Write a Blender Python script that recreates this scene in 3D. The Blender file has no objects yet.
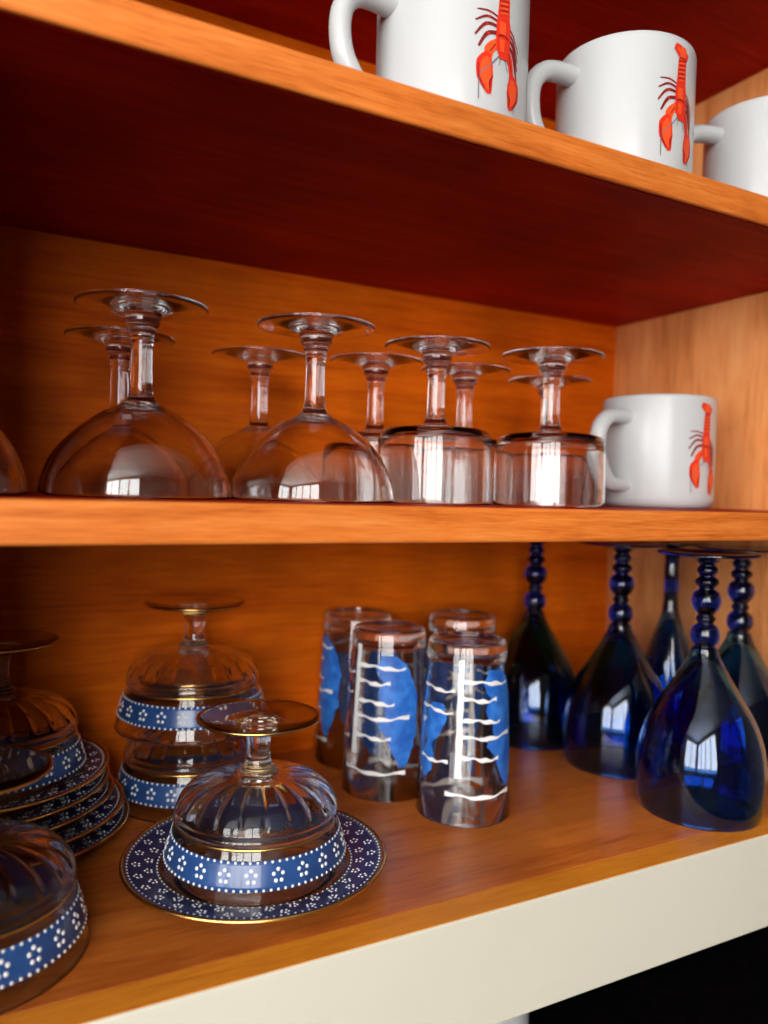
import bpy, bmesh, math, random
from mathutils import Vector, Matrix
random.seed(7)
PI = math.pi
S = bpy.context.scene
C = S.collection
Z0 = 1.45                      # eye height of the photographer

# ------------------------------------------------------------------ camera
cd = bpy.data.cameras.new('camera')
cam = bpy.data.objects.new('camera', cd)
C.objects.link(cam)
yaw, pit, rol = math.radians(27.927), math.radians(1.497), math.radians(1.610)
fw = Vector((math.sin(yaw)*math.cos(pit), math.cos(yaw)*math.cos(pit), -math.sin(pit)))
rt = Vector((math.cos(yaw), -math.sin(yaw), 0))
up = rt.cross(fw)
r2 = rt*math.cos(rol) + up*math.sin(rol)
u2 = -rt*math.sin(rol) + up*math.cos(rol)
m = Matrix((r2, u2, -fw)).transposed().to_4x4()
m.translation = Vector((0, -.348, Z0))
cam.matrix_world = m
cd.sensor_fit = 'VERTICAL'
cd.sensor_height = 36
cd.sensor_width = 27
cd.lens = 779.34/1024*36
cd.clip_start = .01
cd.dof.use_dof = True
cd.dof.focus_distance = .46
cd.dof.aperture_fstop = 4.6
S.camera = cam

# ------------------------------------------------------------------ light
S.view_settings.view_transform = 'Standard'
S.view_settings.look = 'None'
S.view_settings.gamma = 1
S.view_settings.use_curve_mapping = False
S.view_settings.exposure = -.16
W = bpy.data.worlds.new('world')
S.world = W
W.use_nodes = True
W.node_tree.nodes['Background'].inputs[0].default_value = (.62, .78, 1, 1)
W.node_tree.nodes['Background'].inputs[1].default_value = .3
S.cycles.max_bounces = 32
S.cycles.transmission_bounces = 28
S.cycles.glossy_bounces = 10
S.cycles.diffuse_bounces = 5
S.cycles.sample_clamp_indirect = 6
S.cycles.caustics_refractive = True
S.cycles.caustics_reflective = False
S.cycles.blur_glossy = .5

# daylight comes in through two windows: one behind the photographer, one in the wall on the left
WX0, WX1, WZ0, WZ1, WY = -2.30, -.25, 1.20, 2.55, -1.90
LWX, LY0, LY1, LZ0, LZ1 = -2.40, -1.75, -.55, 1.20, 2.55
def daylight(name, loc, rot, sx, sy, energy):
    ld = bpy.data.lights.new(name, 'AREA')
    ld.shape = 'RECTANGLE'
    ld.size, ld.size_y = sx, sy
    ld.energy = energy
    ld.color = (1, .975, .94)
    lo = bpy.data.objects.new(name, ld)
    C.objects.link(lo)
    lo.location = loc
    lo.rotation_euler = rot
daylight('window_daylight', ((WX0+WX1)/2, WY-.06, (WZ0+WZ1)/2), (PI/2, 0, 0), WX1-WX0, WZ1-WZ0, 112)
daylight('side_window_daylight', (LWX-.06, (LY0+LY1)/2, (LZ0+LZ1)/2), (0, -PI/2, 0), LZ1-LZ0, LY1-LY0, 62)

# ------------------------------------------------------------------ materials
MATS = {}
def newmat(name):
    mt = bpy.data.materials.new(name)
    mt.use_nodes = True
    MATS[name] = mt
    return mt, mt.node_tree.nodes, mt.node_tree.links, mt.node_tree.nodes['Principled BSDF']
def plain(name, col, rough=.5, metal=0, coat=0, spec=.5):
    mt, n, l, b = newmat(name)
    b.inputs['Base Color'].default_value = (*col, 1)
    b.inputs['Roughness'].default_value = rough
    b.inputs['Metallic'].default_value = metal
    b.inputs['Coat Weight'].default_value = coat
    b.inputs['Coat Roughness'].default_value = .08
    b.inputs['Specular IOR Level'].default_value = spec
    return mt
def mottled(name, c1, c2, scale, rough=.6, bump=.0, coat=0):
    mt, n, l, b = newmat(name)
    tc = n.new('ShaderNodeTexCoord')
    nz = n.new('ShaderNodeTexNoise'); nz.inputs['Scale'].default_value = scale; nz.inputs['Detail'].default_value = 5
    cr = n.new('ShaderNodeValToRGB')
    cr.color_ramp.elements[0].position = .35; cr.color_ramp.elements[0].color = (*c1, 1)
    cr.color_ramp.elements[1].position = .65; cr.color_ramp.elements[1].color = (*c2, 1)
    l.new(tc.outputs['Object'], nz.inputs['Vector']); l.new(nz.outputs['Fac'], cr.inputs['Fac'])
    l.new(cr.outputs['Color'], b.inputs['Base Color'])
    b.inputs['Roughness'].default_value = rough
    b.inputs['Coat Weight'].default_value = coat
    if bump:
        bp = n.new('ShaderNodeBump'); bp.inputs['Strength'].default_value = bump; bp.inputs['Distance'].default_value = .001
        l.new(nz.outputs['Fac'], bp.inputs['Height']); l.new(bp.outputs['Normal'], b.inputs['Normal'])
    return mt
def wood(name, c1, c2, c3, grain, rough=.5, coat=0, blot=.5, seed=0, spec=.2):
    # grain: scale vector, small along the fibre
    mt, n, l, b = newmat(name)
    tc = n.new('ShaderNodeTexCoord')
    mp = n.new('ShaderNodeMapping'); mp.inputs['Scale'].default_value = grain; mp.inputs['Location'].default_value = (seed*3.1, seed*1.7, seed*.9)
    l.new(tc.outputs['Object'], mp.inputs['Vector'])
    n1 = n.new('ShaderNodeTexNoise'); n1.inputs['Scale'].default_value = 1; n1.inputs['Detail'].default_value = 7
    n1.inputs['Roughness'].default_value = .62; n1.inputs['Distortion'].default_value = .7
    l.new(mp.outputs[0], n1.inputs['Vector'])
    mp2 = n.new('ShaderNodeMapping'); mp2.inputs['Scale'].default_value = [g*6 for g in grain]
    l.new(tc.outputs['Object'], mp2.inputs['Vector'])
    n2 = n.new('ShaderNodeTexNoise'); n2.inputs['Scale'].default_value = 1; n2.inputs['Detail'].default_value = 4
    l.new(mp2.outputs[0], n2.inputs['Vector'])
    n3 = n.new('ShaderNodeTexNoise'); n3.inputs['Scale'].default_value = 9; n3.inputs['Detail'].default_value = 3
    l.new(tc.outputs['Object'], n3.inputs['Vector'])
    mx = n.new('ShaderNodeMix'); mx.data_type = 'FLOAT'; mx.inputs[0].default_value = .38
    l.new(n1.outputs['Fac'], mx.inputs[2]); l.new(n2.outputs['Fac'], mx.inputs[3])
    cr = n.new('ShaderNodeValToRGB')
    e = cr.color_ramp.elements
    e[0].position = .33; e[0].color = (*c1, 1)
    e[1].position = .68; e[1].color = (*c3, 1)
    q = e.new(.5); q.color = (*c2, 1)
    l.new(mx.outputs[0], cr.inputs['Fac'])
    mr = n.new('ShaderNodeMapRange'); mr.inputs[1].default_value = .3; mr.inputs[2].default_value = .7
    mr.inputs[3].default_value = 1-blot*.5; mr.inputs[4].default_value = 1+blot*.35
    l.new(n3.outputs['Fac'], mr.inputs[0])
    hv = n.new('ShaderNodeHueSaturation')
    l.new(cr.outputs['Color'], hv.inputs['Color']); l.new(mr.outputs[0], hv.inputs['Value'])
    l.new(hv.outputs['Color'], b.inputs['Base Color'])
    b.inputs['Roughness'].default_value = rough
    b.inputs['Coat Weight'].default_value = coat
    b.inputs['Coat Roughness'].default_value = .3
    b.inputs['Specular IOR Level'].default_value = spec
    bp = n.new('ShaderNodeBump'); bp.inputs['Strength'].default_value = .25; bp.inputs['Distance'].default_value = .0006
    l.new(mx.outputs[0], bp.inputs['Height']); l.new(bp.outputs['Normal'], b.inputs['Normal'])
    return mt
def glass(name, col, ior=1.48, rough=0):
    mt, n, l, b = newmat(name)
    b.inputs['Base Color'].default_value = (*col, 1)
    b.inputs['Transmission Weight'].default_value = 1
    b.inputs['Roughness'].default_value = rough
    b.inputs['IOR'].default_value = ior
    return mt

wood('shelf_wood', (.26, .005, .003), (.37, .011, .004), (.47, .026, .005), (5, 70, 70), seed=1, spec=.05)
wood('edge_wood', (.42, .085, .010), (.64, .165, .024), (.76, .25, .052), (9, 130, 130), rough=.45, blot=.3, seed=2)
wood('panel_wood', (.52, .072, .002), (.70, .122, .003), (.80, .170, .006), (4, 40, 55), rough=.55, blot=.6, seed=3, spec=.06)
wood('side_wood', (.52, .16, .040), (.78, .31, .10), (.86, .41, .16), (60, 26, 3.5), rough=.45, blot=.35, seed=4)
wood('deck_wood', (.42, .082, .008), (.60, .15, .019), (.70, .21, .035), (6, 60, 60), rough=.36, coat=.12, blot=.6, spec=.5, seed=5)
wood('strip_wood', (.60, .17, .012), (.74, .24, .018), (.80, .29, .03), (8, 80, 80), rough=.42, blot=.4, seed=6)
mottled('cream_paint', (.65, .62, .515), (.68, .65, .54), 6, .42)
mottled('near_black_mottle', (.002, .0015, .002), (.005, .003, .004), 60, .8).node_tree.nodes['Principled BSDF'].inputs['Specular IOR Level'].default_value = .04  # near-black mottle with almost no specular
plain('near_black', (.004, .002, .003), .9, spec=.1)  # flat near black for wall, base cabinet and cabinet floor
mottled('wall_paint', (.20, .17, .14), (.23, .20, .16), 3, .8)
mottled('white_paint', (.78, .78, .76), (.82, .82, .80), 3, .7)
mottled('ceiling_paint', (.80, .79, .77), (.84, .83, .81), 3, .8)
wood('floor_wood', (.05, .02, .01), (.07, .03, .015), (.10, .045, .02), (3, 20, 20), seed=8)
plain('ceramic', (.52, .533, .540), .25, spec=.35)
glass('clear_glass', (1, 1, 1), 1.56)
glass('smoke_glass', (.985, .975, .96), 1.5)
glass('gold_reflection_glass', (.99, .86, .64), 1.5)  # clear glass; the gold rim's amber reflection is put into the tint
glass('cobalt_glass', (.06, .29, .76), 1.56)
glass('cobalt_thick_glass', (.003, .011, .13), 1.54)
plain('gold', (.86, .54, .17), .24, metal=1)
mottled('blue_enamel', (.016, .055, .19), (.024, .08, .26), 90, .28, coat=.3)
mottled('navy_enamel', (.010, .016, .085), (.014, .022, .12), 90, .28, coat=.3)
plain('white_enamel', (.84, .84, .84), .3)
plain('tumbler_white', (.85, .85, .85), .35)
mottled('tumbler_blue', (.015, .11, .50), (.04, .22, .70), 120, .4)
plain('lobster_red', (.74, .028, .010), .3)
plain('lobster_orange', (.86, .085, .016), .3)
plain('lobster_dark', (.22, .008, .012), .35)
plain('ink_grey', (.12, .14, .17), .4)
mottled('grey_stoneware', (.52, .53, .55), (.62, .63, .65), 40, .35)

# ------------------------------------------------------------------ helpers
def mesh_from(name, verts, faces, smooth=True, mats=(), fm=None):
    me = bpy.data.meshes.new(name)
    me.from_pydata([tuple(v) for v in verts], [], faces)
    for q in mats: me.materials.append(MATS[q])
    if smooth: me.polygons.foreach_set('use_smooth', [True]*len(me.polygons))
    if fm: me.polygons.foreach_set('material_index', fm)
    me.update()
    return me
def obj(name, me, parent=None, kind=None):
    o = bpy.data.objects.new(name, me)
    C.objects.link(o)
    if parent: o.parent = parent
    if kind: o['kind'] = kind
    return o
def thing(name, label, cat, loc, rz=0, group=None):
    o = bpy.data.objects.new(name, None)
    o.empty_display_size = .02
    C.objects.link(o)
    o.location = loc
    o.rotation_euler = (0, 0, rz)
    o['label'] = label; o['category'] = cat
    if group: o['group'] = group
    return o
def dup(src, label, loc, rz=0):
    def rec(a, par):
        c = a.copy(); C.objects.link(c)
        if par: c.parent = par
        for ch in list(a.children): rec(ch, c)
        return c
    r = rec(src, None)
    r['label'] = label; r.location = loc; r.rotation_euler = (0, 0, rz)
    return r
def box_mesh(name, x0, x1, y0, y1, z0, z1, mat, bev=0, seg=2):
    bm = bmesh.new()
    bmesh.ops.create_cube(bm, size=1)
    for v in bm.verts:
        v.co = Vector(((x0+x1)/2+v.co.x*(x1-x0), (y0+y1)/2+v.co.y*(y1-y0), (z0+z1)/2+v.co.z*(z1-z0)))
    if bev: bmesh.ops.bevel(bm, geom=bm.edges[:], offset=bev, segments=seg, affect='EDGES', profile=.5)
    me = bpy.data.meshes.new(name); bm.to_mesh(me); bm.free()
    me.materials.append(MATS[mat])
    return me
def catmull(pts, sub):
    out = []
    n = len(pts)
    for i in range(n-1):
        p0, p1, p2, p3 = [Vector(pts[max(0, min(n-1, k))]) for k in (i-1, i, i+1, i+2)]
        for s in range(sub):
            t = s/sub
            out.append(.5*((2*p1)+(p2-p0)*t+(2*p0-5*p1+4*p2-p3)*t*t+(3*p1-p0-3*p2+p3)*t**3))
    out.append(Vector(pts[-1]))
    return out
def smooth_profile(pts, sub=3):
    return [(max(0, v[0]), v[1]) for v in catmull([(a, b, 0) for a, b in pts], sub)]
def lathe(name, prof, mat, n=64, mod=None, closed=False):
    """solid of revolution; prof (r, z) runs inside -> mouth -> outside so normals point out of the glass"""
    V, F, idx = [], [], []
    for r, z in prof:
        if r < 1e-6:
            idx.append([len(V)]); V.append((0, 0, z))
        else:
            row = []
            for k in range(n):
                a = 2*PI*k/n
                rr = r if not mod else mod(r, z, a)
                row.append(len(V)); V.append((rr*math.cos(a), rr*math.sin(a), z))
            idx.append(row)
    pairs = list(zip(idx, idx[1:]))
    if closed: pairs.append((idx[-1], idx[0]))
    for A, B in pairs:
        for k in range(n):
            k2 = (k+1) % n
            if len(A) == 1 and len(B) == 1: continue
            if len(A) == 1: F.append((A[0], B[k2], B[k]))
            elif len(B) == 1: F.append((A[k], A[k2], B[0]))
            else: F.append((A[k], A[k2], B[k2], B[k]))
    return mesh_from(name, V, F, True, (mat,))
def split_lathe(parent, prof, cuts, mat, n=64, mods=None):
    """one closed glass body whose surface is divided at horizontal circles into named parts"""
    out = {}
    for nm, i0, i1 in cuts:
        md = mods.get(nm) if mods else None
        out[nm] = obj(nm, lathe(nm, prof[i0:i1+1], mat, n, md), parent)
    return out
def torus(name, R, z, r, mat, n=96, k=8, fl=1.0):
    pr = [(R+r*math.cos(2*PI*i/k), z+r*fl*math.sin(2*PI*i/k)) for i in range(k)]
    return lathe(name, pr, mat, n, closed=True)
def dots_mesh(name, spots, mat):
    """raised enamel dots: spots = (point, normal, radius)"""
    V, F = [], []
    for p, nr, r in spots:
        p, nr = Vector(p), Vector(nr).normalized()
        t = nr.orthogonal().normalized(); b = nr.cross(t)
        base = len(V)
        for rr, h in ((1, -.15), (.8, .3)):
            for k in range(7):
                a = 2*PI*k/7
                V.append(p+(t*math.cos(a)+b*math.sin(a))*r*rr+nr*r*h)
        V.append(p+nr*r*.5)
        for k in range(7):
            k2 = (k+1) % 7
            F.append((base+k, base+k2, base+7+k2, base+7+k)); F.append((base+7+k, base+7+k2, base+14))
    return mesh_from(name, V, F, True, (mat,))
def sweep(name, path, rx, ry, side, mat, n=14, caps=True):
    """oval tube along a path; side = fixed direction across the path"""
    V, F = [], []
    side = Vector(side).normalized()
    m_ = len(path)
    for i, p in enumerate(path):
        t = (path[min(i+1, m_-1)]-path[max(i-1, 0)]).normalized()
        b = t.cross(side).normalized()
        fx = rx[i] if isinstance(rx, (list, tuple)) else rx
        fy = ry[i] if isinstance(ry, (list, tuple)) else ry
        for k in range(n):
            a = 2*PI*k/n
            V.append(p+side*math.cos(a)*fx+b*math.sin(a)*fy)
    for i in range(m_-1):
        for k in range(n):
            k2 = (k+1) % n
            F.append((i*n+k, i*n+k2, (i+1)*n+k2, (i+1)*n+k))
    if caps:
        F.append(tuple(range(n))[::-1]); F.append(tuple(range((m_-1)*n, m_*n)))
    return mesh_from(name, V, F, True, (mat,))

Z_TOP, Z_MID, Z_BOT = Z0+.2051, Z0-.0071, Z0-.2322
Z_TOPU, Z_MIDU = Z0+.1861, Z0-.0263
DEP, RX, LX = .2924, .6199, -.080

# ------------------------------------------------------------------ the room
def struct(name, me): 
    o = obj(name, me); o['kind'] = 'structure'; return o
HX0, HX1, HY0, HY1, HH = LWX, 1.9, WY, .33, 2.7
struct('floor', box_mesh('floor', HX0-.1, HX1+.1, HY0-.1, HY1+.1, -.06, 0, 'floor_wood'))
struct('ceiling', box_mesh('ceiling', HX0-.1, HX1+.1, HY0-.1, HY1+.1, HH, HH+.06, 'ceiling_paint'))
struct('wall_front', box_mesh('wall_front', HX0-.1, HX1+.1, HY1, HY1+.1, 0, HH, 'near_black'))
struct('wall_right', box_mesh('wall_right', HX1, HX1+.1, HY0, HY1, 0, HH, 'wall_paint'))
def boxes_mesh(name, boxes, mat):
    bm = bmesh.new()
    for (x0, x1, y0, y1, z0, z1) in boxes:
        r = bmesh.ops.create_cube(bm, size=1)
        for v in r['verts']:
            v.co = Vector(((x0+x1)/2+v.co.x*(x1-x0), (y0+y1)/2+v.co.y*(y1-y0), (z0+z1)/2+v.co.z*(z1-z0)))
    me = bpy.data.meshes.new(name); bm.to_mesh(me); bm.free(); me.materials.append(MATS[mat])
    return me
A, B = HY0-.1, HY0
struct('wall_back', boxes_mesh('wall_back', ((HX0-.1, WX0, A, B, 0, HH), (WX1, HX1+.1, A, B, 0, HH), (WX0, WX1, A, B, 0, WZ0), (WX0, WX1, A, B, WZ1, HH)), 'wall_paint'))
A, B = LWX-.1, LWX
struct('wall_left', boxes_mesh('wall_left', ((A, B, HY0, LY0, 0, HH), (A, B, LY1, HY1, 0, HH), (A, B, LY0, LY1, 0, LZ0), (A, B, LY0, LY1, LZ1, HH)), 'wall_paint'))
def window(nm, org, w, h, rz, panes):
    """frame, sill and mullions in the opening; local x along the wall, local y into the room"""
    win = bpy.data.objects.new(nm, None); C.objects.link(win); win['kind'] = 'structure'
    win.location = org; win.rotation_euler = (0, 0, rz)
    def wp(pn, x0, x1, z0, z1, y0=-.04, y1=.02):
        obj(pn, box_mesh(pn, x0, x1, y0, y1, z0, z1, 'white_paint', .004), win)
    wp('window_frame', 0, .05, 0, h); wp('window_frame', w-.05, w, 0, h)
    wp('window_frame', .05, w-.05, h-.05, h); wp('window_frame', .05, w-.05, 0, .05)
    wp('window_sill', -.05, w+.05, -.03, 0, -.02, .06)
    for k in range(1, panes):
        wp('mullion', w*k/panes-.02, w*k/panes+.02, .05, h-.05)
window('window_1', (WX0, WY, WZ0), WX1-WX0, WZ1-WZ0, 0, 4)
window('window_2', (LWX, LY1, LZ0), LY1-LY0, LZ1-LZ0, -PI/2, 2)

# ------------------------------------------------------------------ the cabinet
cab = thing('wall_cabinet', 'open orange-brown wooden wall cabinet with three shelves and a cream bottom rail', 'cabinet', (.16, .0, Z_BOT-.0663))
cv = Vector(cab.location)
def cpart(nm, x0, x1, y0, y1, z0, z1, mat, bev=.0, par=None, seg=2):
    me = box_mesh(nm, x0-cv.x, x1-cv.x, y0-cv.y, y1-cv.y, z0-cv.z, z1-cv.z, mat, bev, seg)
    return obj(nm, me, par or cab)
CT = Z_TOP+.180
cpart('back_panel', LX, RX, DEP, DEP+.012, Z_BOT-.02, CT, 'panel_wood')
cpart('side_panel', RX, RX+.018, 0, DEP+.012, Z_BOT-.02, CT, 'side_wood')
cpart('side_panel', LX-.018, LX, 0, DEP+.012, Z_BOT-.02, CT, 'side_wood')
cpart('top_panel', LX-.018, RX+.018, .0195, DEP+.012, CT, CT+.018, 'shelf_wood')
def shelf(zt, zu, mat):
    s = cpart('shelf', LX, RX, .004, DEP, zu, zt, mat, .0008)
    e = cpart('front_edge', LX, RX, 0, .004, zu, zt, 'edge_wood', .0018, s, 3)
    return s
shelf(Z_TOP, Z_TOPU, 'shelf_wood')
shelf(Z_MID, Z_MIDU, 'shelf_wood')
deck = cpart('shelf', LX, RX, .0202, DEP, Z_BOT-.018, Z_BOT, 'deck_wood', .0004)
cpart('edging_strip', LX, RX, .0006, .0200, Z_BOT-.018, Z_BOT, 'strip_wood', .0006, deck)
rail = cpart('bottom_rail', LX-.062, RX+.06, -.0004, .0190, Z_BOT-.0663, Z_BOT-.0003, 'cream_paint', .0010)
rail['label'] = 'cream painted bottom rail'
cpart('face_stile', RX+.004, RX+.06, -.0004, .019, Z_BOT, CT+.018, 'cream_paint', .0012)
cpart('face_stile', LX-.062, -.014, -.0004, .019, Z_BOT, CT+.018, 'cream_paint', .0012)  # unseen left stile, widened inward to shade the cabinet's left side
cpart('top_rail', LX-.062, RX+.06, -.0006, .019, CT+.003, CT+.07, 'cream_paint', .0012)
cpart('cabinet_floor', LX, RX, .019, DEP+.012, Z_BOT-.030, Z_BOT-.0182, 'near_black')

# black worktop under the cabinet
wt = obj('worktop', box_mesh('worktop', -2.39, 1.895, -.02-.0, .315, -.02, .02, 'near_black_mottle', .003))
wt.location = (0, 0, .86)
wt['label'] = 'black worktop below the cabinet'; wt['category'] = 'worktop'
bc = thing('base_cabinet', 'dark base cabinet run under the black worktop', 'cabinet', (0, 0, 0))
obj('body', box_mesh('body', -2.38, 1.89, .02, .315, 0, .8395, 'near_black', .002), bc)
for k in range(8):
    x0 = -2.37+k*.5315
    dr = obj('door', box_mesh('door', x0+.004, x0+.5275, 0, .0198, .10, .832, 'near_black', .002), bc)
    obj('knob', box_mesh('knob', x0+.475, x0+.49, -.018, 0, .70, .78, 'grey_stoneware', .003), dr)

# ------------------------------------------------------------------ mugs with a lobster print
MR, MH = .046, .0915
def lobster_mesh():
    V, F, FM = [], [], []
    def P(a, b, off):
        r = MR+off; t = a*.90/MR
        V.append((r*math.cos(t), r*math.sin(t), .0610+b*.87)); return len(V)-1
    def strip(pts, ws, mi, off):
        pts = [Vector((*q, 0)) for q in pts]
        if len(pts) > 2 :
            n0 = len(pts); pts = catmull(pts, 4)
            ws = [ws[min(int(i/4), n0-2)]*(1-(i/4-min(int(i/4), n0-2)))+ws[min(int(i/4)+1, n0-1)]*(i/4-min(int(i/4), n0-2)) for i in range(len(pts))]
        L = []
        for i, q in enumerate(pts):
            t = (pts[min(i+1, len(pts)-1)]-pts[max(i-1, 0)]).normalized()
            nx, ny = -t.y, t.x; w = ws[i]/2*(1.22 if mi < 2 else 1.15)
            L.append((P(q.x+nx*w, q.y+ny*w, off), P(q.x, q.y, off), P(q.x-nx*w, q.y-ny*w, off)))
        for A, B in zip(L, L[1:]):
            F.append((A[0], A[1], B[1], B[0])); F.append((A[1], A[2], B[2], B[1])); FM.extend((mi, mi))
    u = .001
    # legs and feelers
    for k, (x0, y0, x1, y1, x2, y2) in enumerate(((-4, -1, -11, 1.2, -19, 1), (-4, -4, -12, -2.2, -20, -6), (-4, -7, -13, -7, -20, -15), (-4, -11, -12, -13, -17.5, -22))):
        w = 1.1+k*.35
        strip([(x0*u, y0*u), (x1*u, y1*u), (x2*u, y2*u)], [w*u, w*u, w*.6*u], 2, .0003)
        strip([(x0*u+.0006, y0*u), (x1*u, y1*u)], [w*.5*u, w*.4*u], 0, .0004)
        yy = y0-3.5-k*.6
        strip([(4*u, yy*u), (9*u, (yy-4)*u), (14.5*u-k*.4*u, (yy-13-k*2)*u)], [w*u, w*u, w*.55*u], 2, .0003)
    strip([(-3*u, -25*u), (-10*u, -33*u), (-16.3*u, -40*u), (-16.8*u, -55*u)], [.7*u, .6*u, .6*u, .5*u], 3, .0006)
    strip([(3*u, -25*u), (9*u, -36*u), (11*u, -45*u), (11.4*u, -57*u)], [.7*u, .6*u, .5*u, .5*u], 3, .0003)
    strip([(-1.5*u, -26*u), (-3*u, -31*u)], [.6*u, .4*u], 3, .0003)
    strip([(1.8*u, -26*u), (4.2*u, -33*u)], [.6*u, .4*u], 3, .0003)
    # arms
    strip([(-3.5*u, -16*u), (-8*u, -20*u), (-10.5*u, -23.5*u), (-10*u, -27*u)], [3.4*u, 5*u, 5.6*u, 3.6*u], 1, .00042)
    strip([(-6*u, -18.5*u), (-10*u, -24*u)], [.6*u, .6*u], 2, .0006)
    strip([(3.5*u, -19*u), (6*u, -25*u), (7.2*u, -30*u), (8*u, -35*u)], [3*u, 4*u, 3.6*u, 3*u], 0, .00042)
    strip([(4.5*u, -21*u), (7.5*u, -31*u)], [.5*u, .5*u], 2, .0006)
    # claws
    for s, cx, y0, ln in ((-1, -11.0, -25, 25.5), (1, 8.0, -34, 22)):
        strip([(cx*u+s*-.5*u, y0*u), (cx*u+s*2*u, (y0-ln*.25)*u), (cx*u+s*1.6*u, (y0-ln*.6)*u), (cx*u-s*1.5*u, (y0-ln)*u)], [3*u, 9.2*u, 9.4*u, 2.2*u], 0, .00046)
        strip([(cx*u+s*0*u, (y0-2.5)*u), (cx*u+s*1.4*u, (y0-ln*.3)*u), (cx*u+s*1*u, (y0-ln*.62)*u), (cx*u-s*1.2*u, (y0-ln*.93)*u)], [1.4*u, 6*u, 6*u, .8*u], 1, .00056)
        strip([(cx*u-s*3.4*u, (y0-ln*.55)*u), (cx*u-s*1.6*u, (y0-ln*.72)*u), (cx*u-s*1.8*u, (y0-ln*.95)*u)], [.5*u, 1.3*u, .5*u], 2, .00066)
        strip([(cx*u+s*6.3*u, (y0-ln*.3)*u), (cx*u+s*6.0*u, (y0-ln*.6)*u), (cx*u+s*1.5*u, (y0-ln*.95)*u)], [.6*u, .8*u, .5*u], 2, .00066)
    # carapace, tail and fan
    strip([(0, 1.5*u), (0, -4*u), (0, -13*u), (0, -21*u), (0, -26.5*u)], [7*u, 9.2*u, 9.6*u, 8.4*u, 4.2*u], 0, .0005)
    strip([(-.8*u, -3*u), (-1*u, -11*u)], [4*u, 4.4*u], 1, .0006)
    strip([(-1*u, -14*u), (-1*u, -22*u)], [3.6*u, 2.6*u], 1, .0006)
    strip([(-4.2*u, -12.8*u), (0, -11.4*u), (4.2*u, -12.8*u)], [.8*u, .8*u, .8*u], 2, .00066)
    strip([(0, 1*u), (.2*u, 9*u), (.4*u, 18*u)], [8*u, 7.2*u, 6.6*u], 0, .0005)
    for k in range(5):
        y = 2.6+3.1*k
        strip([(-3.3*u, (y-.8)*u), (0, y*u), (3.4*u, (y+.7)*u)], [.8*u, 1.2*u, .8*u], 1, .0006)
        strip([(-3.5*u, (y+.8)*u), (0, (y+1.5)*u), (3.5*u, (y+2.1)*u)], [.4*u, .6*u, .4*u], 2, .00062)
    strip([(1*u, 17*u), (0, 21*u), (-3*u, 24*u), (-7.5*u, 26*u)], [4*u, 6.5*u, 6.5*u, 3.6*u], 0, .00052)
    strip([(.2*u, 17*u), (2.5*u, 21*u), (6.5*u, 20.5*u)], [4*u, 6*u, 4*u], 0, .00054)
    strip([(0, 19*u), (1*u, 24*u), (1*u, 27*u)], [4*u, 6*u, 3.6*u], 1, .00056)
    strip([(-1*u, 22*u), (-5*u, 25*u)], [.9*u, 2*u], 1, .0006)
    strip([(-3*u, 18.2*u), (1*u, 18.8*u), (4*u, 17.6*u)], [.6*u, .8*u, .6*u], 2, .00062)
    me = mesh_from('lobster_print', V, F, True, ('lobster_red', 'lobster_orange', 'lobster_dark', 'ink_grey'), FM)
    return me
def make_mug(label, loc, rz):
    """handle points to local +x rotated; print sits 107 degrees further round"""
    t = thing('mug', label, 'mug', loc, rz, 'white lobster mugs')
    t_ = .0042
    pr = [(0, .006), (.036, .006), (MR-t_-.002, .0085), (MR-t_, .013), (MR-t_, MH-.003), (MR-t_+.0006, MH-.0008), (MR-.0021, MH), (MR-.0006, MH-.0008),
          (MR, MH-.003), (MR, .008), (MR-.0007, .004), (MR-.003, .0012), (MR-.006, .0002), (.036, 0), (.033, .0018), (0, .0018)]
    obj('body', lathe('body', pr, 'ceramic', 72), t)
    # ear handle: square-shouldered loop
    zt, zb = .0735, .0195
    pts = [(MR-.003, 0, zt), (MR+.010, 0, zt+.0005), (MR+.022, 0, zt-.002), (MR+.0305, 0, zt-.011), (MR+.0325, 0, zt-.025), (MR+.029, 0, zt-.040), (MR+.018, 0, zb+.001), (MR+.007, 0, zb-.001), (MR-.003, 0, zb-.001)]
    path = catmull(pts, 5)
    n_ = len(path)
    rx = [.0084-.0016*math.sin(PI*i/(n_-1)) for i in range(n_)]
    obj('handle', sweep('handle', path, rx, .0061, (0, 1, 0), 'ceramic', 16), t)
    lp = obj('lobster_print', lobster_mesh(), t)
    lp.rotation_euler = (0, 0, math.radians(90))
    lp['label'] = 'red lobster print, claws pointing down'
    return t
def face(x, y):      # heading from an object towards the photographer
    return math.atan2(-.348-y, -x)
R_ = math.radians
mug = make_mug('white lobster mug at the upper left, first in the row on the top shelf', (.2545, .0610, Z_TOP), face(.2545, .061)-R_(52))
mb = dup(mug, 'white lobster mug in the middle of the three on the top shelf', (.3946, .0600, Z_TOP), face(.3946, .06)-R_(48))
def turn_print(o, deg): [c for c in o.children if c.name.startswith('lobster')][0].rotation_euler[2] = R_(deg)
turn_print(mb, 97)
dup(mug, 'white mug cut off by the right edge of the picture on the top shelf', (.545, .060, Z_TOP), face(.545, .060)-R_(50))
md = dup(mug, 'white lobster mug on the middle shelf beside the stemmed glasses', (.5165, .1320, Z_MID), face(.5165, .132)-R_(35))
turn_print(md, 88)

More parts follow.
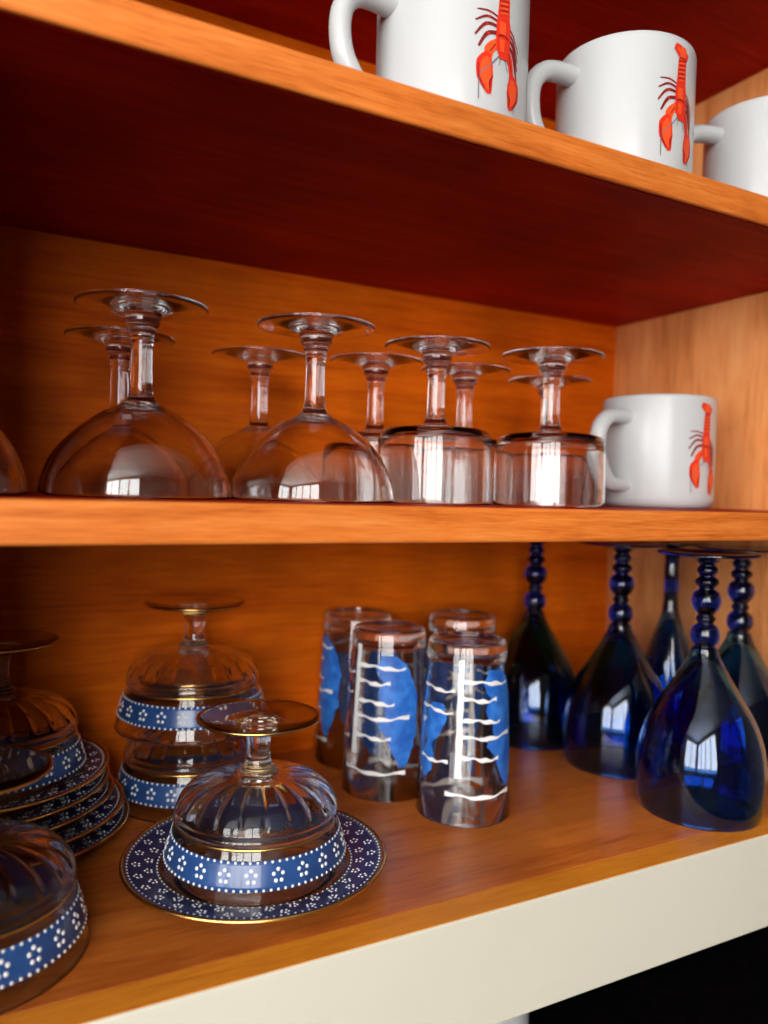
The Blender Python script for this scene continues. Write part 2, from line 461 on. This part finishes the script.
# ------------------------------------------------------------------ clear stemmed glasses on the middle shelf (upside down)
def flat_facets(k, amt, z0, z1):
    def md(r, z, a):
        if z0 < z < z1:
            ph = (a % (2*PI/k))-PI/k
            return r*(1-amt)+r*amt*(1/math.cos(ph)-1)*6
        return r
    return md
STEM_FOOT = [(.0062, .0625), (.0058, .074), (.0060, .0860), (.0068, .0900), (.0062, .0914), (.0078, .0930), (.0072, .0944), (.0092, .0962), (.0098, .0995),
             (.0112, .1022), (.0160, .1044), (.0260, .1056), (.0350, .1061), (.0359, .1064), (.0361, .1069), (.0358, .1074), (.0350, .1076), (.0270, .1074), (.0150, .1070), (0, .1068)]
def make_coupe(label, loc):
    t = thing('coupe_glass', label, 'glass', loc, 0, 'upside-down coupe glasses')
    inner = [(0, .0505), (.010, .0492), (.020, .0448), (.032, .0362), (.0412, .0252), (.0470, .0130), (.0488, .005), (.0493, .0012)]
    outer = [(.0498, .0002), (.0504, .0012), (.0502, .005), (.0485, .0130), (.0430, .0258), (.0340, .0372), (.0215, .0466), (.0120, .0515), (.0078, .0548), (.0068, .0580)]
    a = smooth_profile(inner, 4)+smooth_profile(outer, 4)
    nb = len(a)-1
    b = smooth_profile([outer[-1]]+STEM_FOOT[:9], 3)[1:]
    ns = nb+len(b)
    c = smooth_profile(STEM_FOOT[8:], 3)[1:]
    pr = a+b+c
    split_lathe(t, pr, (('bowl', 0, nb), ('stem', nb, ns), ('foot', ns, len(pr)-1)), 'clear_glass', 64)
    return t
def make_straight(label, loc):
    t = thing('stemmed_tumbler', label, 'glass', loc, 0, 'upside-down straight-sided stemmed glasses')
    inner = [(0, .0485), (.020, .0480), (.0330, .0460), (.0370, .0410), (.0378, .0340), (.0382, .018), (.0384, .0012)]
    outer = [(.0388, .0002), (.0394, .0012), (.0393, .018), (.0390, .0350), (.0384, .0440), (.0355, .0492), (.0280, .0512), (.0150, .0526), (.0085, .0548), (.0068, .0580)]
    a = smooth_profile(inner, 4)+smooth_profile(outer, 4)
    nb = len(a)-1
    b = smooth_profile([outer[-1]]+STEM_FOOT[:9], 3)[1:]
    ns = nb+len(b)
    c = smooth_profile(STEM_FOOT[8:], 3)[1:]
    pr = a+b+c
    split_lathe(t, pr, (('bowl', 0, nb), ('stem', nb, ns), ('foot', ns, len(pr)-1)), 'clear_glass', 64)
    return t
g = make_coupe('largest clear coupe glass upside down at the left front of the middle shelf', (.0835, .1040, Z_MID))
dup(g, 'clear coupe glass cut off by the left edge on the middle shelf', (-.0245, .0980, Z_MID))
dup(g, 'upside-down clear coupe glass in the front row, beside the straight-sided glasses', (.1860, .0980, Z_MID))
dup(g, 'clear coupe glass directly behind the largest front coupe glass', (.0885, .2090, Z_MID))
dup(g, 'clear coupe glass in the back row between the two front coupe glasses', (.1915, .2195, Z_MID))
s = make_straight('straight-sided stemmed glass upside down in front row next to the coupe glasses', (.2797, .1085, Z_MID))
dup(s, 'straight-sided stemmed glass upside down in front row beside the white mug', (.3655, .0910, Z_MID))
dup(s, 'back-row stemmed glass seen between front coupe glass and first straight-sided glass', (.2740, .1880, Z_MID))
dup(s, 'back-row stemmed glass seen just right of first straight-sided stem', (.3525, .1830, Z_MID))
dup(s, 'back-row stemmed glass hidden behind the straight-sided glass beside the mug', (.4440, .1890, Z_MID))

# ------------------------------------------------------------------ blue and gold dessert bowls (upside down) and plates
def make_dessert(label, loc, rz, enamel='blue_enamel'):
    t = thing('dessert_bowl', label, 'bowl', loc, rz, 'footed blue-banded dessert bowls')
    inner = [(0, .0500), (.012, .0496), (.022, .0482), (.0325, .0450), (.0395, .0402), (.0432, .0345), (.0450, .0305), (.0478, .0240), (.0515, .0120), (.0540, .0010)]
    outer = [(.0550, .0001), (.0560, .0010), (.0536, .0120), (.0500, .0240), (.0478, .0305)]
    ledge = [(.0478, .0318), (.0488, .0326), (.0492, .0342), (.0482, .0352), (.0488, .0366), (.0486, .0380)]
    dome = [(.0480, .0393), (.0464, .0430), (.0428, .0476), (.0360, .0519), (.0270, .0549), (.0175, .0565), (.0125, .0573)]
    stem = [(.0106, .0582), (.0110, .0598), (.0088, .0614), (.0073, .0660), (.0071, .0730), (.0078, .0795), (.0092, .0835), (.0120, .0862)]
    foot = [(.0165, .0870), (.0260, .0880), (.0345, .0891), (.0364, .0899), (.0366, .0905), (.0360, .0912), (.0330, .0914), (.020, .0906), (.012, .0900), (0, .0900)]
    a = smooth_profile(inner, 3)+smooth_profile(outer, 3)+ledge
    d = smooth_profile([ledge[-1]]+dome, 4)[1:]
    st = smooth_profile([dome[-1]]+stem, 3)[1:]
    ft = smooth_profile([stem[-1]]+foot, 3)[1:]
    pr = a+d+st+ft
    n0 = len(a)+len(d)-1
    n1 = n0+len(st)
    K = 22
    def rib(r, z, ang):
        if .0382 < z < .0570 and r > .011 and (z > .0502 or r > rin(z)+.0018):
            w = min(1, (z-.0382)/.004)*min(1, (.0570-z)/.003)
            ph = ((ang*K/(2*PI)) % 1)-.5
            return r-.0011*w*math.exp(-(ph/.09)**2)
        return r
    ip = smooth_profile(inner, 3)
    def rin(z):
        for (r0, z0), (r1, z1) in zip(ip, ip[1:]):
            if z1 <= z <= z0: return r0+(r1-r0)*(z0-z)/max(1e-9, z0-z1)
        return 0
    parts = split_lathe(t, pr, (('bowl', 0, n0), ('stem', n0, n1), ('foot', n1, len(pr)-1)), 'smoke_glass', 264, {'bowl': rib})
    bowl = parts['bowl']
    parts['foot'].data.materials[0] = MATS['gold_reflection_glass']  # foot tint carries the rim's amber reflection
    # enamel band round the flared lip
    def ro(z):
        op = smooth_profile(outer, 3)
        for (r0, z0), (r1, z1) in zip(op, op[1:]):
            if z0 <= z <= z1: return r0+(r1-r0)*(z-z0)/(z1-z0)
        return outer[-1][0]
    zs = [.0103+(.0252-.0103)*k/6 for k in range(7)]
    bp = [(ro(z)+.00006, z) for z in zs][::-1]+[(ro(z)+.00036, z) for z in zs]
    band = obj('enamel_band', lathe('enamel_band', bp, enamel, 120, closed=True), bowl)
    band['label'] = 'blue enamel band with white dotted flowers'
    sl = Vector((1, 0, .28)).normalized()
    sp = []
    for z, nn in ((.0110, 84), (.0245, 78)):
        for k in range(nn):
            a_ = 2*PI*k/nn
            rr = ro(z)+.00036
            sp.append(((rr*math.cos(a_), rr*math.sin(a_), z), (math.cos(a_), math.sin(a_), .28), .00088))
    o = obj('dot_border', dots_mesh('dot_border', sp, 'white_enamel'), band)
    o['kind'] = 'stuff'
    fl = []
    zc = .01775
    for q in range(5):
        aa = 2*PI*q/5+PI/2
        du, dv = .0027*math.cos(aa), .0030*math.sin(aa)
        rr = ro(zc+dv)+.00036
        th = du/rr
        fl.append(((rr*math.cos(th), rr*math.sin(th), zc+dv), (math.cos(th), math.sin(th), .28), .00125))
    fm_ = dots_mesh('dot_flower', fl, 'white_enamel')
    for k in range(22):
        f = obj('dot_flower', fm_, band)
        f.rotation_euler = (0, 0, 2*PI*k/22)
    obj('gold_line', torus('gold_line', .04815, .0302, .00055, 'gold', 120, 8, 1.4), bowl)
    obj('gold_rim', torus('gold_rim', .0365, .0906, .0009, 'gold', 96, 8), parts['foot'])
    return t
def make_plate(label, loc, rz, group):
    t = thing('dessert_plate', label, 'plate', loc, rz, group)
    topp = [(0, .0034), (.030, .0034), (.0465, .0036), (.0520, .0054), (.0575, .0076), (.0700, .0104), (.0772, .0120)]
    und = [(.0784, .0120), (.0786, .0114), (.0776, .0106), (.0700, .0086), (.0575, .0058), (.0520, .0032), (.0480, .0012), (.0455, 0), (.0430, 0), (.0415, .0010), (.030, .0012), (0, .0012)]
    tp = smooth_profile(topp, 4)
    pr = (tp+smooth_profile(und, 3))[::-1]
    me = lathe('glass_body', pr, 'smoke_glass', 96)
    me.flip_normals() if False else None
    body = obj('glass_body', me, t)
    def zt(r):
        for (r0, z0), (r1, z1) in zip(tp, tp[1:]):
            if r0 <= r <= r1: return z0+(z1-z0)*(r-r0)/max(1e-9, r1-r0)
        return .012
    rs = [.0570+(.0758-.0570)*k/6 for k in range(7)]
    bp = [(r, zt(r)+.00006) for r in rs]+[(r, zt(r)+.00036) for r in rs][::-1]
    band = obj('enamel_rim', lathe('enamel_rim', bp[::-1], 'navy_enamel', 120, closed=True), t)
    band['label'] = 'navy enamel rim with white dots'
    sp = []
    for r, nn, rad in ((.0579, 96, .00062), (.0750, 124, .00066)):
        for k in range(nn):
            a = 2*PI*k/nn
            sp.append(((r*math.cos(a), r*math.sin(a), zt(r)+.00036), (-.2*math.cos(a), -.2*math.sin(a), 1), rad))
    obj('dot_border', dots_mesh('dot_border', sp, 'white_enamel'), band)['kind'] = 'stuff'
    fl = []
    for row, (r, nn) in enumerate(((.0629, 30), (.0697, 30))):
        for q in range(5):
            aa = 2*PI*q/5
            rr = r+.0021*math.cos(aa); th = (.0021*math.sin(aa))/r+(PI/nn)*row
            fl.append(((rr*math.cos(th), rr*math.sin(th), zt(rr)+.00036), (-.2, 0, 1), .00078))
    fm_ = dots_mesh('dot_flowers', fl, 'white_enamel')
    for k in range(30):
        f = obj('dot_flowers', fm_, band)
        f.rotation_euler = (0, 0, 2*PI*k/30)
    obj('gold_rim', torus('gold_rim', .0781, .0116, .0012, 'gold', 120, 8), t)
    return t
PX, PY = .1558, .0992
p0 = make_plate('single blue-rimmed glass plate with gold edge under the front dessert bowl', (PX, PY, Z_BOT), .1, 'blue-rimmed dessert plates')
offs = [(.020, .2075), (.017, .209), (.010, .2105), (.0075, .2105), (.0070, .2105)]
names = ['bottom plate of the stack of five blue-rimmed plates at the left', 'second plate from the bottom of the blue-rimmed stack at the left', 'middle plate of the stack of five blue-rimmed plates at the left',
         'fourth plate from the bottom of the blue-rimmed stack at the left', 'top plate of the blue-rimmed stack, carrying a dessert bowl']
for k in range(5):
    dup(p0, names[k], (*offs[k], Z_BOT+.0088*k), .3+k*.7)
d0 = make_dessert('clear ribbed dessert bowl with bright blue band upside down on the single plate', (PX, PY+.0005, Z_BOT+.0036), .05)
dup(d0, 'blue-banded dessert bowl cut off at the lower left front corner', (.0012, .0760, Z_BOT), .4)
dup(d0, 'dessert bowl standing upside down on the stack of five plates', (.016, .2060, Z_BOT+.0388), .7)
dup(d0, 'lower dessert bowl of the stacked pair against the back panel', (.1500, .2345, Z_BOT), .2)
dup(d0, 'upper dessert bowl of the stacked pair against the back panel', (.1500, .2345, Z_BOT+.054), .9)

# ------------------------------------------------------------------ printed tumblers (upside down)
TH = .127
def tr(z): return .0349+(.0287-.0349)*z/TH
def patch(name, rows, mat, off=.0003):
    """rows = (z, a0, a1) bands in degrees, bent round the tumbler"""
    V, F = [], []
    nseg = 8
    if len(rows) < 11:      # brushed-on edge: more rows with a slightly uneven outline
        rg = random.Random(int(rows[0][0]*1e5)+int(rows[0][1]))
        fine = []
        for (z0, p0_, q0), (z1, p1_, q1) in zip(rows, rows[1:]):
            for k in range(3):
                f = k/3
                fine.append((z0+(z1-z0)*f, p0_+(p1_-p0_)*f+rg.uniform(-2.5, 2.5), q0+(q1-q0)*f+rg.uniform(-2.5, 2.5)))
        rows = fine+[rows[-1]]
    for z, a0, a1 in rows:
        for k in range(nseg+1):
            a = R_(a0+(a1-a0)*k/nseg); r = tr(z)+off
            V.append((r*math.cos(a), r*math.sin(a), z))
    for i in range(len(rows)-1):
        for k in range(nseg):
            q = i*(nseg+1)+k
            F.append((q, q+1, q+nseg+2, q+nseg+1))
    return mesh_from(name, V, F, True, (mat,))
def wave(name, z, a0, a1, w, amp, ph, mat='tumbler_white', off=.00045):
    V, F = [], []
    n_ = 22
    for k in range(n_+1):
        a = a0+(a1-a0)*k/n_
        zz = z+amp*math.sin(ph+k/n_*5.2)+amp*.4*math.sin(ph*2+k*.9)
        ww = w*(.75+.35*math.sin(ph+k*.55))
        for d in (-1, 1):
            zq = zz+d*ww/2; r = tr(zq)+off
            V.append((r*math.cos(R_(a)), r*math.sin(R_(a)), zq))
    for k in range(n_): F.append((2*k, 2*k+2, 2*k+3, 2*k+1))
    return mesh_from(name, V, F, True, (mat,))
def make_tumbler(label, loc, rz):
    t = thing('tumbler', label, 'glass', loc, rz, 'printed tumblers standing upside down')
    inner = [(0, .1165), (.020, .1165), (.0262, .1150), (.0274, .1110), (.0302, .060), (.0334, .0012)]
    outer = [(.0341, .0001), (.0348, .0010), (.0318, .064), (.0288, .1235), (.0280, .1260), (.0262, .1270), (.0235, .1268), (.0210, .1255), (0, .1250)]
    a = smooth_profile(inner[:5], 3)+[inner[5]]
    b = outer
    obj('glass_body', lathe('glass_body', a+b, 'clear_glass', 64), t)
    for base in (0, 178):
        obj('white_mast', patch('white_mast', [(z, base-11+.6*math.sin(z*300), base-3+.6*math.sin(z*240)) for z in [.034+.0082*k for k in range(11)]], 'tumbler_white', .00048), t)
        for j, (z, a0, a1, ph) in enumerate(((.100, -4, 66, .3), (.0885, -4, 44, 1.4), (.0735, -3, 50, .2), (.0625, -3, 72, 2.3), (.0475, -3, 46, .9), (.022, -22, 66, 1.8))):
            obj('white_line', wave('white_line', z, base+a0, base+a1, .0031, .0011, ph), t)
        for j, (z, a0, a1, ph) in enumerate(((.094, -70, -14, 1.0), (.079, -72, -16, .4), (.044, -66, -20, 2.0))):
            obj('white_line', wave('white_line', z, base+a0, base+a1, .0026, .001, ph), t)
        obj('blue_patch', patch('blue_patch', [(z, base+a0, base+a1) for z, a0, a1 in ((.026, 58, 64), (.034, 50, 72), (.045, 44, 80), (.056, 30, 84), (.066, 40, 82), (.078, 26, 85), (.090, 32, 80), (.100, 24, 70), (.109, 30, 52))], 'tumbler_blue'), t)
        obj('blue_patch', patch('blue_patch', [(z, base+a0, base+a1) for z, a0, a1 in ((.030, -58, -50), (.038, -66, -44), (.046, -64, -40), (.054, -56, -46), (.064, -60, -30), (.076, -58, -24), (.084, -48, -30))], 'tumbler_blue'), t)
    return t
tq = face(.322, .128)
tm = make_tumbler('frontmost clear tumbler with white lines and blue patches, upside down', (.3235, .1255, Z_BOT), tq)
dup(tm, 'printed tumbler just behind and left of the frontmost tumbler', (.2920, .1880, Z_BOT), tq+R_(-35))
dup(tm, 'leftmost printed tumbler, darkest, standing against the back panel', (.2985, .2575, Z_BOT), tq+R_(80))
dup(tm, 'printed tumbler hidden behind the frontmost tumbler, only its top showing', (.3830, .2220, Z_BOT), tq+R_(140))

# ------------------------------------------------------------------ cobalt blue goblets (upside down)
def make_cobalt(label, loc):
    t = thing('cobalt_goblet', label, 'goblet', loc, 0, 'upside-down cobalt goblets with beaded stems')
    inner = [(0, .1120), (.0055, .1090), (.0130, .1005), (.0240, .0870), (.0340, .0715), (.0405, .055), (.0436, .0400), (.0446, .0270), (.0441, .012), (.0418, .0012)]
    outer = [(.0424, .0001), (.0432, .0012), (.0455, .010), (.0465, .0240), (.0460, .0380), (.0432, .0540), (.0372, .0705), (.0280, .0860), (.0175, .1035), (.0112, .1150), (.0092, .1215)]
    beads = [(.0070, .1235), (.0092, .1262), (.0104, .1310), (.0092, .1368), (.0056, .1402), (.0068, .1425), (.0070, .1445), (.0056, .1468), (.0088, .1510), (.0106, .1570), (.0090, .1632), (.0054, .1662),
             (.0080, .1695), (.0084, .1725), (.0054, .1758), (.0074, .1790), (.0074, .1815), (.0056, .1840), (.0072, .1862)]
    foot = [(.0100, .1882), (.0180, .1898), (.0300, .1910), (.0356, .1918), (.0362, .1926), (.0354, .1934), (.030, .1936), (.012, .1926), (0, .1924)]
    a = smooth_profile(inner, 3)+smooth_profile(outer, 3)
    nb = len(a)-1
    b = smooth_profile([outer[-1]]+beads, 4)[1:]
    ns = nb+len(b)
    pr = a+b+smooth_profile([beads[-1]]+foot, 3)[1:]
    pp = split_lathe(t, pr, (('bowl', 0, nb), ('beaded_stem', nb, ns), ('foot', ns, len(pr)-1)), 'cobalt_glass', 64)
    for q in ('beaded_stem', 'foot'): pp[q].data.materials[0] = MATS['cobalt_thick_glass']
    return t
def make_flute(label, loc):
    t = thing('cobalt_flute', label, 'goblet', loc, 0)
    inner = [(0, .1200), (.006, .1150), (.0150, .0980), (.0230, .0700), (.0270, .0350), (.0266, .0012)]
    outer = [(.0272, .0001), (.0280, .0012), (.0286, .0350), (.0246, .0710), (.0165, .1005), (.0100, .1190), (.0074, .1280)]
    stem = [(.0064, .1400), (.0068, .1600), (.0064, .1760), (.0080, .1850)]
    foot = [(.0130, .1882), (.0220, .1900), (.0310, .1914), (.0316, .1922), (.0308, .1930), (.020, .1928), (0, .1922)]
    a = smooth_profile(inner, 3)+smooth_profile(outer, 3)
    nb = len(a)-1
    b = smooth_profile([outer[-1]]+stem, 4)[1:]
    ns = nb+len(b)
    pr = a+b+smooth_profile([stem[-1]]+foot, 3)[1:]
    pp = split_lathe(t, pr, (('bowl', 0, nb), ('stem', nb, ns), ('foot', ns, len(pr)-1)), 'cobalt_glass', 56)
    for q in ('stem', 'foot'): pp[q].data.materials[0] = MATS['cobalt_thick_glass']
    return t
c0 = make_cobalt('frontmost cobalt blue goblet upside down at the front edge of the bottom shelf', (.4890, .0534, Z_BOT))
dup(c0, 'cobalt blue goblet standing just behind and left of the frontmost one', (.5040, .1550, Z_BOT))
dup(c0, 'leftmost and rearmost cobalt blue goblet, near the back panel', (.4800, .2430, Z_BOT))
dup(c0, 'cobalt blue goblet at the right edge of the picture beside the cabinet side', (.5735, .0885, Z_BOT))
make_flute('slimmer cobalt glass with a smooth plain stem, behind the frontmost goblet', (.5800, .1680, Z_BOT))

# ------------------------------------------------------------------ canister below the cabinet, only a corner shows
cn = thing('canister', 'pale grey vessel on the worktop, a sliver below the cream rail at the bottom edge', 'canister', (.3740, .1820, .8805))
obj('body', lathe('body', [(0, .005), (.045, .005), (.047, .010), (.047, .170), (.0485, .172), (.050, .170), (.050, .008), (.047, 0), (0, 0)], 'grey_stoneware', 48), cn)
ldd = obj('lid', lathe('lid', [(0, .172), (.051, .172), (.0515, .176), (.044, .182), (.020, .186), (0, .187)], 'grey_stoneware', 48), cn)
obj('knob', lathe('knob', [(0, .186), (.007, .186), (.006, .192), (.010, .197), (.008, .202), (0, .203)], 'grey_stoneware', 32), ldd)
